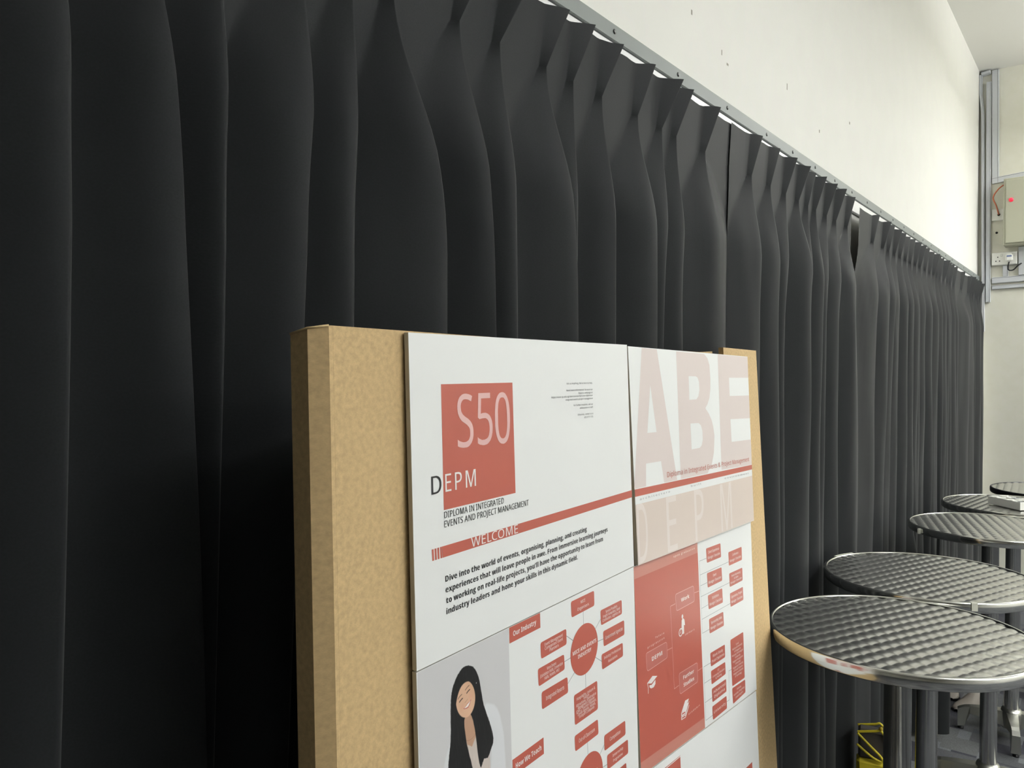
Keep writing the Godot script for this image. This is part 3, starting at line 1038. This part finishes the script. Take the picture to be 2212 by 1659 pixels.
func portrait(parent: Node3D) -> void:
	var x0 := 0.1190
	var x1 := 0.2950
	var y1 := 1.4130
	var y0 := 1.08
	var w := 440
	var h := int(w * (y1 - y0) / (x1 - x0))
	var img := Image.create(w, h, false, Image.FORMAT_RGB8)
	var n := FastNoiseLite.new()
	n.seed = 4
	n.frequency = 1.0
	var hair := PackedVector2Array([Vector2(0.203, 1.3935), Vector2(0.193, 1.3905), Vector2(0.184, 1.383), Vector2(0.177, 1.371), Vector2(0.1745, 1.352), Vector2(0.174, 1.33), Vector2(0.172, 1.31), Vector2(0.168, 1.292), Vector2(0.170, 1.272), Vector2(0.176, 1.252), Vector2(0.188, 1.235), Vector2(0.205, 1.230), Vector2(0.214, 1.245), Vector2(0.213, 1.268), Vector2(0.206, 1.290), Vector2(0.201, 1.312), Vector2(0.199, 1.33), Vector2(0.206, 1.337), Vector2(0.214, 1.330), Vector2(0.219, 1.312), Vector2(0.222, 1.295), Vector2(0.226, 1.270), Vector2(0.230, 1.262), Vector2(0.236, 1.270), Vector2(0.244, 1.268), Vector2(0.252, 1.277), Vector2(0.2565, 1.287), Vector2(0.250, 1.308), Vector2(0.241, 1.328), Vector2(0.236, 1.342), Vector2(0.2325, 1.36), Vector2(0.228, 1.375), Vector2(0.218, 1.3885)])
	var jacket_r := PackedVector2Array([Vector2(0.238, 1.331), Vector2(0.253, 1.331), Vector2(0.266, 1.321), Vector2(0.276, 1.295), Vector2(0.281, 1.25), Vector2(0.283, 1.07), Vector2(0.243, 1.07), Vector2(0.248, 1.24), Vector2(0.252, 1.275)])
	var jacket_l := PackedVector2Array([Vector2(0.174, 1.318), Vector2(0.163, 1.30), Vector2(0.153, 1.27), Vector2(0.146, 1.22), Vector2(0.142, 1.07), Vector2(0.178, 1.07), Vector2(0.176, 1.24)])
	var top := PackedVector2Array([Vector2(0.199, 1.312), Vector2(0.207, 1.300), Vector2(0.216, 1.297), Vector2(0.223, 1.308), Vector2(0.246, 1.29), Vector2(0.250, 1.24), Vector2(0.248, 1.07), Vector2(0.172, 1.07), Vector2(0.172, 1.28)])
	hair = rounded_outline(hair)
	jacket_r = rounded_outline(jacket_r)
	var tilt := 0.38
	for j in h:
		for i in w:
			var p := Vector2(lerpf(x0, x1, (i + 0.5) / w), lerpf(y1, y0, (j + 0.5) / h))
			var c := Color(0.825, 0.822, 0.825)
			c = c.lerp(Color(0.885, 0.89, 0.90), cover(poly_d(p, jacket_r), 0.003))
			c = c.lerp(Color(0.87, 0.875, 0.885), cover(poly_d(p, jacket_l), 0.003))
			if p.y < 1.315:
				var fold := 0.02 * n.get_noise_2d(p.x * 260.0, p.y * 60.0)
				c = c.lerp(Color(0.81 + fold, 0.765 + fold, 0.735 + fold), cover(poly_d(p, top), 0.001))
			# neck and chest
			if p.y < 1.345 and p.y > 1.28:
				c = c.lerp(Color(0.74, 0.585, 0.49), cover(poly_d(p, PackedVector2Array([Vector2(0.196, 1.345), Vector2(0.219, 1.345), Vector2(0.221, 1.318), Vector2(0.223, 1.306), Vector2(0.213, 1.294), Vector2(0.204, 1.300), Vector2(0.198, 1.316)])), 0.001))
				var nk := absf(Vector2(p.x - 0.2105, p.y - 1.320).length() - 0.0165)
				if p.y < 1.310:
					c = c.lerp(Color(0.45, 0.30, 0.24), cover(nk - 0.0001, 0.0006) * 0.8)
			var hd := poly_d(p, hair)
			if hd < 0.002:
				var strand := n.get_noise_2d(p.x * 900.0 + p.y * 120.0, p.y * 25.0)
				var sheen := clampf(n.get_noise_2d(p.x * 300.0, p.y * 40.0 + 9.0) - 0.1, 0, 1) * 0.12
				var hc := 0.105 + 0.05 * strand + sheen
				c = c.lerp(Color(hc * 1.03, hc, hc), cover(hd + 0.0007 * strand, 0.0008))
			# face
			var fc := Vector2(0.2030, 1.3545)
			var fd := ell(p, fc, Vector2(0.0178, 0.0228), tilt)
			if fd < 0.002:
				var q := (p - fc).rotated(-tilt)
				var tone := Color(0.865, 0.705, 0.59)
				tone = tone.lerp(Color(0.80, 0.62, 0.50), smoothstep(0.004, 0.018, q.x) * 0.5)
				tone = tone.lerp(Color(0.86, 0.60, 0.52), exp(-pow((q - Vector2(0.0095, -0.004)).length() / 0.004, 2)) * 0.35)
				tone = tone.lerp(Color(0.86, 0.60, 0.52), exp(-pow((q - Vector2(-0.0095, -0.004)).length() / 0.004, 2)) * 0.35)
				for s in [-1.0, 1.0]:
					# brow, smiling eye
					var b := q - Vector2(s * 0.0078, 0.0098)
					tone = tone.lerp(Color(0.30, 0.21, 0.17), cover(absf(b.y + 26.0 * b.x * b.x - 0.0008) + maxf(absf(b.x) - 0.0042, 0.0) - 0.0005, 0.0008) * 0.75)
					var e := q - Vector2(s * 0.0076, 0.0048)
					tone = tone.lerp(Color(0.14, 0.09, 0.08), cover(absf(e.y + 30.0 * e.x * e.x - 0.0005) + maxf(absf(e.x) - 0.0034, 0.0) - 0.0006, 0.0006) * 0.95)
				# nose
				var nz := q - Vector2(0.0, -0.0028)
				tone = tone.lerp(Color(0.66, 0.46, 0.37), cover(absf(nz.y - 18.0 * nz.x * nz.x) + maxf(absf(nz.x) - 0.0030, 0.0) - 0.0004, 0.0010) * 0.6)
				# mouth: lips and teeth
				var mo := q - Vector2(0.0, -0.0088)
				var curve := mo.y - 32.0 * mo.x * mo.x
				var lips := maxf(absf(mo.x) - 0.0078, 0.0) + absf(curve + 0.0008) - 0.0030 * clampf(1.0 - absf(mo.x) / 0.0088, 0, 1)
				tone = tone.lerp(Color(0.70, 0.36, 0.33), cover(lips, 0.0007))
				var teeth := maxf(absf(mo.x) - 0.0065, 0.0) + absf(curve + 0.0005) - 0.0019 * clampf(1.0 - absf(mo.x) / 0.0072, 0, 1)
				tone = tone.lerp(Color(0.96, 0.94, 0.92), cover(teeth, 0.0006))
				# hair falling over the forehead on both sides
				var part_line := q.y - (0.0195 - 34.0 * pow(q.x - 0.002, 2))
				tone = tone.lerp(Color(0.12, 0.11, 0.11), cover(-part_line, 0.0012))
				c = c.lerp(tone, cover(fd, 0.0009))
			# ear ring
			c = c.lerp(Color(0.93, 0.93, 0.92), cover((p - Vector2(0.2245, 1.3665)).length() - 0.0008, 0.0006))
			img.set_pixel(i, j, c)
	var m := plain(Color(1, 1, 1), 0.32)
	m.albedo_texture = ImageTexture.create_from_image(img)
	var st := SurfaceTool.new()
	st.begin(Mesh.PRIMITIVE_TRIANGLES)
	var q := [[x0, y0, 0, 1], [x1, y0, 1, 1], [x1, y1, 1, 0], [x0, y1, 0, 0]]
	for k in [0, 2, 1, 0, 3, 2]:
		st.set_normal(-S_B)
		st.set_uv(Vector2(q[k][2], q[k][3]))
		st.add_vertex(S(q[k][0], q[k][1], face + 0.00015))
	part("portrait_print", st.commit(), m, parent, -parent.position).set_meta("label", "printed photograph of a smiling long-haired woman in white")

func lower_panel() -> void:
	var t := panel("display_panel", "mostly blank white panel at the bottom right of the stand, under the red chart", [[0.6735, 0.70], [1.3160, 0.70], [1.3140, 0.9815], [0.6735, 1.0545]], 0.004)
	poly("print_red", [[0.6740, 0.95], [0.8460, 0.95], [0.8460, 1.0215], [0.6740, 1.0385]])
	line("print_white", [[0.78, 1.0258], [0.8460, 1.0200]], 0.0016, 2)
	poly("print_red", [[1.213, 0.76], [1.2640, 0.755], [1.2640, 0.8340], [1.213, 0.8400]])

# ---------------------------------------------------------------- bar tables
const TOP_Y := 1.115
const TOP_R := 0.3

func stamped_top() -> ArrayMesh:
	# steel plate stamped with rows of shallow lens-shaped dimples
	var r := TOP_R - 0.008
	var n := 230
	var vs := PackedVector3Array()
	var ns := PackedVector3Array()
	var ix := PackedInt32Array()
	var kp := PI / 0.034
	var amp := 0.0019
	var id := {}
	for j in n + 1:
		for i in n + 1:
			var a := lerpf(-1, 1, float(i) / n)
			var b := lerpf(-1, 1, float(j) / n)
			# square to disc
			var p := Vector2(a * sqrt(1 - b * b / 2), b * sqrt(1 - a * a / 2)) * r
			vs.append(Vector3(p.x, amp * (absf(sin(kp * p.x)) + absf(sin(kp * p.y)) - 2.0), p.y))
	for j in n + 1:
		for i in n + 1:
			var dx := vs[j * (n + 1) + mini(i + 1, n)] - vs[j * (n + 1) + maxi(i - 1, 0)]
			var dz := vs[mini(j + 1, n) * (n + 1) + i] - vs[maxi(j - 1, 0) * (n + 1) + i]
			var nn := dz.cross(dx)
			ns.append(Vector3.UP if nn.length() < 1e-12 or nn.y < 0 else nn.normalized())
	for j in n:
		for i in n:
			var a := j * (n + 1) + i
			ix.append_array(PackedInt32Array([a, a + 1, a + n + 2, a, a + n + 2, a + n + 1]))
	var arr := []
	arr.resize(Mesh.ARRAY_MAX)
	arr[Mesh.ARRAY_VERTEX] = vs
	arr[Mesh.ARRAY_NORMAL] = ns
	arr[Mesh.ARRAY_INDEX] = ix
	var m := ArrayMesh.new()
	m.add_surface_from_arrays(Mesh.PRIMITIVE_TRIANGLES, arr)
	return m

func base_arm() -> ArrayMesh:
	# tapered cast arm with a foot turned down at its end
	var st := new_st()
	var prof := [[0.02, 0.128, 0.055, 0.030], [0.10, 0.124, 0.075, 0.026], [0.17, 0.118, 0.085, 0.020], [0.195, 0.112, 0.020, 0.019], [0.222, 0.098, 0.016, 0.020]]
	for k in prof.size() - 1:
		var a: Array = prof[k]
		var b: Array = prof[k + 1]
		var a0 := Vector3(a[0], a[2], a[3])
		var a1 := Vector3(a[0], a[1], a[3] * 0.8)
		var b0 := Vector3(b[0], b[2], b[3])
		var b1 := Vector3(b[0], b[1], b[3] * 0.8)
		var f := Vector3(1, 1, -1)
		quad(st, a0, b0, b1, a1)
		quad(st, b0 * f, a0 * f, a1 * f, b1 * f)
		quad(st, a1, b1, b1 * f, a1 * f)
		quad(st, b0, a0, a0 * f, b0 * f)
	var e: Array = prof[-1]
	quad(st, Vector3(e[0], e[2], e[3]), Vector3(e[0], e[2], -e[3]), Vector3(e[0], e[1], -e[3] * 0.8), Vector3(e[0], e[1], e[3] * 0.8))
	return done(st)

func bar_table(label: String, x: float, z: float, turn: float, pattern: float, top_mesh: Mesh, rim: Mesh, column: Mesh, arm: Mesh, glide: Mesh, rim_mat: Material) -> Node3D:
	var t := thing("bar_table", label, "table", Vector3(x, 0, z), turn, "round metal bar tables")
	part("tabletop", top_mesh, M.steel_top, t, Vector3(0, TOP_Y - 0.0005, 0)).rotation.y = pattern
	part("rim", rim, rim_mat, t, Vector3(0, TOP_Y, 0))
	part("underside", lathe([Vector2(0, -0.022), Vector2(TOP_R - 0.012, -0.022), Vector2(TOP_R - 0.012, -0.004)], 48, false), M.black_plastic, t, Vector3(0, TOP_Y, 0))
	part("column", column, M.steel_column, t)
	part("hub", lathe([Vector2(0.044, 0.05), Vector2(0.046, 0.12), Vector2(0.040, 0.138), Vector2(0.031, 0.142)], 28), M.cast_metal, t)
	for k in 4:
		var a := part("base_arm", arm, M.cast_metal, t)
		a.rotation.y = k * PI / 2
		part("glide", glide, M.black_plastic, a, Vector3(0.208, 0, 0))
	return t

func tables() -> void:
	var top := stamped_top()
	var rim := lathe([Vector2(TOP_R - 0.014, -0.027), Vector2(TOP_R - 0.002, -0.028), Vector2(TOP_R + 0.001, -0.024), Vector2(TOP_R + 0.0015, -0.012), Vector2(TOP_R + 0.001, -0.003), Vector2(TOP_R - 0.001, 0.0005), Vector2(TOP_R - 0.004, 0.0018), Vector2(TOP_R - 0.008, 0.0012), Vector2(TOP_R - 0.0095, -0.001)], 120)
	var column := lathe([Vector2(0.031, 0.10), Vector2(0.031, 1.07), Vector2(0.075, 1.075), Vector2(0.075, 1.092)], 40)
	var arm := base_arm()
	var glide := lathe([Vector2(0.013, 0.0), Vector2(0.014, 0.010), Vector2(0.008, 0.012), Vector2(0.008, 0.030)], 14)
	var cast := deg_to_rad(10)
	var list := [
		[-0.4114, -2.052, 1.13, "round steel bar table nearest the viewer, its edge almost touching the cardboard stand", M.steel_rim],
		[-0.4531, -2.672, 1.2, "second round steel bar table from the viewer, its left end pushed into the curtain", M.steel_rim],
		[-0.3955, -3.670, 0.29, "round steel bar table with diagonal glints, third from the viewer, clip on its rim", M.steel_rim],
		[-0.3739, -4.334, -0.15, "round steel bar table carrying the white plastic tray", M.steel_rim],
		[-0.2408, -4.989, 0.06, "dark-rimmed round bar table farthest away, by the wall", M.dark_rim]]
	for a in list:
		var t := bar_table(a[3], a[0], a[1], 0.0, a[2], top, rim, column, arm, glide, a[4])
		for c in t.get_children():
			if c.name.begins_with("base_arm"):
				c.rotation.y += cast
	# strip of tape on the second table's rim and a clip on the third
	var t2: Node3D = get_node("bar_table_001")
	part("tape", arc_strip(150, 168, TOP_R - 0.006, TOP_R + 0.003, 0.0024), M.tape, t2, Vector3(0, TOP_Y, 0))
	part("tape", arc_strip(-60, -57, TOP_R - 0.003, TOP_R + 0.004, 0.0024), M.tape, t2, Vector3(0, TOP_Y, 0))
	var t3: Node3D = get_node("bar_table_002")
	var clip := part("clip", bevel_box(Vector3(0.012, 0.022, 0.010), 0.002), M.tape, t3)
	clip.position = Vector3(-0.2245, TOP_Y - 0.016, 0.2085)

func arc_strip(a0: float, a1: float, r0: float, r1: float, y: float) -> ArrayMesh:
	var st := new_st()
	var n := 10
	for k in n:
		var s := deg_to_rad(lerpf(a0, a1, float(k) / n))
		var e := deg_to_rad(lerpf(a0, a1, float(k + 1) / n))
		var ds := Vector3(cos(s), 0, -sin(s))
		var de := Vector3(cos(e), 0, -sin(e))
		var up := Vector3(0, y, 0)
		var dn := Vector3(0, -0.02, 0)
		quad(st, ds * r0 + up, ds * r1 + up, de * r1 + up, de * r0 + up)
		quad(st, ds * r1 + dn, de * r1 + dn, de * r1 + up, ds * r1 + up)
	return done(st)

# ---------------------------------------------------------------- fittings on the far wall
func trunk(label: String, pts: Array, w: float, d: float) -> void:
	# flat cable trunking made of mitred straight runs lying on the far wall
	var c := Vector2(pts[0][0], pts[0][1])
	var t := thing("cable_trunking", label, "trunking", Vector3(c.x, c.y, FAR_Z), 0.0, "grey cable trunking on the far wall")
	for i in pts.size() - 1:
		var a := Vector2(pts[i][0], pts[i][1]) - c
		var b := Vector2(pts[i + 1][0], pts[i + 1][1]) - c
		var l := a.distance_to(b) + (w * 0.0 if pts.size() == 2 else w)
		var m := part("run", bevel_box(Vector3(l, w, d), 0.003), M.trunking, t, Vector3((a.x + b.x) / 2, (a.y + b.y) / 2, d / 2 + 0.001 + 0.0006 * i))
		m.rotation.z = (b - a).angle()
		var s := part("lid_seam", box(Vector3(maxf(l - 0.004, 0.01), 0.0022, 0.002)), M.trunk_seam, m, Vector3(0, w * 0.36, d / 2))
		s.name = "lid_seam"

func far_wall_fittings() -> void:
	trunk("narrow grey trunking in the corner with a kink near the ceiling", [[-0.847, 4.03], [-0.847, 3.90], [-0.832, 3.735], [-0.814, 2.06]], 0.018, 0.05)
	trunk("wide grey trunking running straight down beside the corner", [[-0.795, 3.98], [-0.785, 2.28]], 0.032, 0.03)
	trunk("grey trunking dropping from the ceiling then turning right above the fuse box", [[-0.752, 4.04], [-0.745, 3.215], [-0.30, 3.255]], 0.046, 0.026)
	trunk("short grey trunking bridging the corner runs under the ceiling", [[-0.843, 4.046], [-0.782, 4.052]], 0.024, 0.054)
	trunk("upper of the two level trunking runs below the sockets", [[-0.762, 2.446], [0.4, 2.47]], 0.046, 0.025)
	trunk("lower thin level trunking run below the sockets", [[-0.762, 2.392], [0.4, 2.412]], 0.028, 0.02)
	trunk("short upright trunking between the double socket and the level runs", [[-0.674, 2.556], [-0.672, 2.472]], 0.036, 0.024)
	trunk("upright trunking between the fuse box and the level runs", [[-0.558, 2.69], [-0.556, 2.475]], 0.066, 0.03)
	# fuse box
	var t := thing("fuse_box", "grey-green metal fuse box with a red indicator lamp", "fuse box", Vector3(-0.43, 2.945, FAR_Z))
	part("body", bevel_box(Vector3(0.50, 0.505, 0.13), 0.006), M.box_grey, t, Vector3(0, 0, 0.066))
	part("door", bevel_box(Vector3(0.47, 0.475, 0.012), 0.004), M.box_grey, t, Vector3(0, 0, 0.137))
	var lens := part("indicator_lamp", lathe([Vector2(0.015, 0), Vector2(0.015, 0.006), Vector2(0.010, 0.013), Vector2(0, 0.015)], 20), M.red_lens, t, Vector3(-0.2, 0.085, 0.142))
	lens.rotation_degrees = Vector3(90, 0, 0)
	# blank cable plate
	t = thing("cable_outlet", "white square outlet plate with the orange cable entering it", "outlet", Vector3(-0.72, 2.95, FAR_Z))
	part("plate", bevel_box(Vector3(0.094, 0.09, 0.022), 0.004), M.plate, t, Vector3(0, 0, 0.012))
	var g := part("gland", lathe([Vector2(0.010, 0), Vector2(0.009, 0.008), Vector2(0, 0.009)], 14), M.black_plastic, t, Vector3(0, -0.002, 0.022))
	g.rotation_degrees = Vector3(90, 0, 0)
	t = thing("orange_cable", "thin orange cable looping from the fuse box to the outlet plate", "cable", Vector3(-0.72, 2.95, FAR_Z))
	part("cable", tube(smooth_path([Vector3(0.036, 0.215, 0.06), Vector3(0.0, 0.185, 0.07), Vector3(-0.032, 0.125, 0.075), Vector3(-0.012, 0.06, 0.07), Vector3(0.0, 0.0, 0.03)]), 0.005), M.orange_cable, t)
	# old screw hole with scuffed paint
	t = thing("wall_plug_hole", "dark screw hole in scuffed paint between the two outlets", "hole", Vector3(-0.735, 2.815, FAR_Z))
	var hole := part("plug", lathe([Vector2(0.009, 0), Vector2(0.008, 0.003), Vector2(0, 0.003)], 12), M.black_plastic, t, Vector3(0, 0, 0.0005))
	hole.rotation_degrees = Vector3(90, 0, 0)
	# double socket
	t = thing("double_socket", "cream double wall socket under the fuse box", "socket", Vector3(-0.68, 2.608, FAR_Z))
	part("back_box", bevel_box(Vector3(0.168, 0.1, 0.03), 0.004), M.plate, t, Vector3(0, 0, 0.016))
	part("faceplate", bevel_box(Vector3(0.162, 0.094, 0.008), 0.003), M.white_plastic, t, Vector3(0, 0, 0.035))
	for p in [[-0.042, 0.012], [-0.054, -0.018], [-0.030, -0.018]]:
		part("pin_hole", box(Vector3(0.007, 0.008, 0.003)), M.black_plastic, t, Vector3(p[0], p[1], 0.039))
	for x in [-0.018, 0.060]:
		part("switch", bevel_box(Vector3(0.014, 0.02, 0.006), 0.002), M.plate, t, Vector3(x, 0.026, 0.041))
	t = thing("plug", "white plug with a dark blue label and black cord in the double socket", "plug", Vector3(-0.645, 2.608, FAR_Z))
	part("body", bevel_box(Vector3(0.05, 0.062, 0.045), 0.012), M.white_plastic, t, Vector3(0, 0, 0.063))
	part("label", box(Vector3(0.032, 0.010, 0.001)), M.blue_grey, t, Vector3(0.001, 0.010, 0.086))
	part("cord", tube(smooth_path([Vector3(0.0, -0.028, 0.065), Vector3(-0.008, -0.065, 0.06), Vector3(-0.004, -0.092, 0.05), Vector3(0.025, -0.092, 0.045), Vector3(0.055, -0.06, 0.04), Vector3(0.075, -0.045, 0.03)]), 0.0048), M.black_plastic, t)

# ---------------------------------------------------------------- small things
func small_things() -> void:
	# compartment tray on the fourth table
	var at := Vector3(-0.365, TOP_Y + 0.002, -4.245)
	var t := thing("plastic_tray", "white plastic tray with compartments on the fourth steel table", "tray", at, deg_to_rad(-43.0))
	part("floor_plate", bevel_box(Vector3(0.19, 0.004, 0.11), 0.001), M.white_plastic, t, Vector3(0, 0.003, 0))
	for k in 5:
		part("divider", bevel_box(Vector3(0.004, 0.034, 0.11), 0.001), M.white_plastic, t, Vector3(-0.093 + k * 0.0465, 0.020, 0))
	for z in [-0.053, 0.0, 0.053]:
		part("side_wall", bevel_box(Vector3(0.19, 0.034, 0.004), 0.001), M.white_plastic, t, Vector3(0, 0.020, z))
	for k in 4:
		for z in [-0.027, 0.027]:
			if (k + int(z > 0)) % 3 != 2:
				part("content", bevel_box(Vector3(0.026, 0.030, 0.03), 0.005), M.plate if k % 2 == 0 else M.print_grey, t, Vector3(-0.07 + k * 0.0465, 0.021, z))
	# yellow bag between the curtain and the nearest table's column
	var b := thing("bag", "yellow-trimmed grey mesh bag standing at the curtain behind the nearest table column", "bag", Vector3(-0.672, 0, -2.98), deg_to_rad(13))
	yellow_bag(b)
	# shoes at the foot of the curtain
	shoe("taupe shoe beyond the curtain fold, the larger of two toes showing under the table rim", Vector3(-0.575, 0, -4.60), deg_to_rad(-20), 1.0)
	shoe("taupe shoe half hidden by the curtain fold, beside the other taupe shoe", Vector3(-0.69, 0, -4.74), deg_to_rad(10), 0.95)

func yellow_bag(b: Node3D) -> void:
	part("body", bevel_box(Vector3(0.12, 0.35, 0.07), 0.012), M.yellow, b, Vector3(0, 0.175, 0))
	part("mesh_panel", bevel_box(Vector3(0.108, 0.105, 0.05), 0.008), M.mesh_grey, b, Vector3(0, 0.402, 0))
	for z in [0.03, -0.03]:
		part("piping", tube(smooth_path([Vector3(-0.056, 0.446, z), Vector3(0.0, 0.458, z), Vector3(0.020, 0.462, z), Vector3(0.040, 0.43, z), Vector3(0.055, 0.38, z)]), 0.0042), M.yellow, b)
	part("strap", tube(smooth_path([Vector3(-0.056, 0.442, 0.034), Vector3(-0.015, 0.405, 0.036), Vector3(0.020, 0.372, 0.036), Vector3(0.024, 0.355, 0.037), Vector3(-0.008, 0.366, 0.037), Vector3(-0.058, 0.402, 0.034)]), 0.0042), M.yellow, b)
	part("knob", lathe([Vector2(0.0, -0.008), Vector2(0.007, -0.004), Vector2(0.007, 0.004), Vector2(0, 0.008)], 12), M.yellow_dark, b, Vector3(0.020, 0.470, 0.03))

func shoe(label: String, at: Vector3, turn: float, s: float) -> void:
	var t := thing("shoe", label, "shoe", at, turn, "pair of taupe shoes")
	var st := SurfaceTool.new()
	st.begin(Mesh.PRIMITIVE_TRIANGLES)
	st.set_smooth_group(0)
	# sections along the foot: position, half width, height
	var sec := [[-0.115, 0.012, 0.05], [-0.105, 0.030, 0.075], [-0.06, 0.034, 0.082], [-0.01, 0.036, 0.066], [0.04, 0.042, 0.048], [0.09, 0.042, 0.036], [0.12, 0.032, 0.028], [0.135, 0.010, 0.018]]
	var rings := []
	for a in sec:
		var ring := []
		for k in 14:
			var an := PI * k / 13.0
			ring.append(Vector3(cos(an) * a[1] * s, 0.012 + pow(maxf(sin(an), 0.0), 0.7) * (a[2] - 0.012) * s, a[0] * s))
		rings.append(ring)
	for i in rings.size() - 1:
		for k in 13:
			quad(st, rings[i][k], rings[i + 1][k], rings[i + 1][k + 1], rings[i][k + 1])
	part("upper", done(st), M.taupe, t)
	var sole := []
	var so := new_st()
	for i in sec.size() - 1:
		var a: Array = sec[i]
		var b: Array = sec[i + 1]
		var a0 := Vector3(-(a[1] + 0.003) * s, 0.013, a[0] * s)
		var a1 := Vector3((a[1] + 0.003) * s, 0.013, a[0] * s)
		var b0 := Vector3(-(b[1] + 0.003) * s, 0.013, b[0] * s)
		var b1 := Vector3((b[1] + 0.003) * s, 0.013, b[0] * s)
		var d := Vector3(0, -0.013, 0)
		quad(so, a1, a0, b0, b1)
		quad(so, a0 + d, b0 + d, b0, a0)
		quad(so, b1 + d, a1 + d, a1, b1)
	part("sole", done(so), M.black_plastic, t)
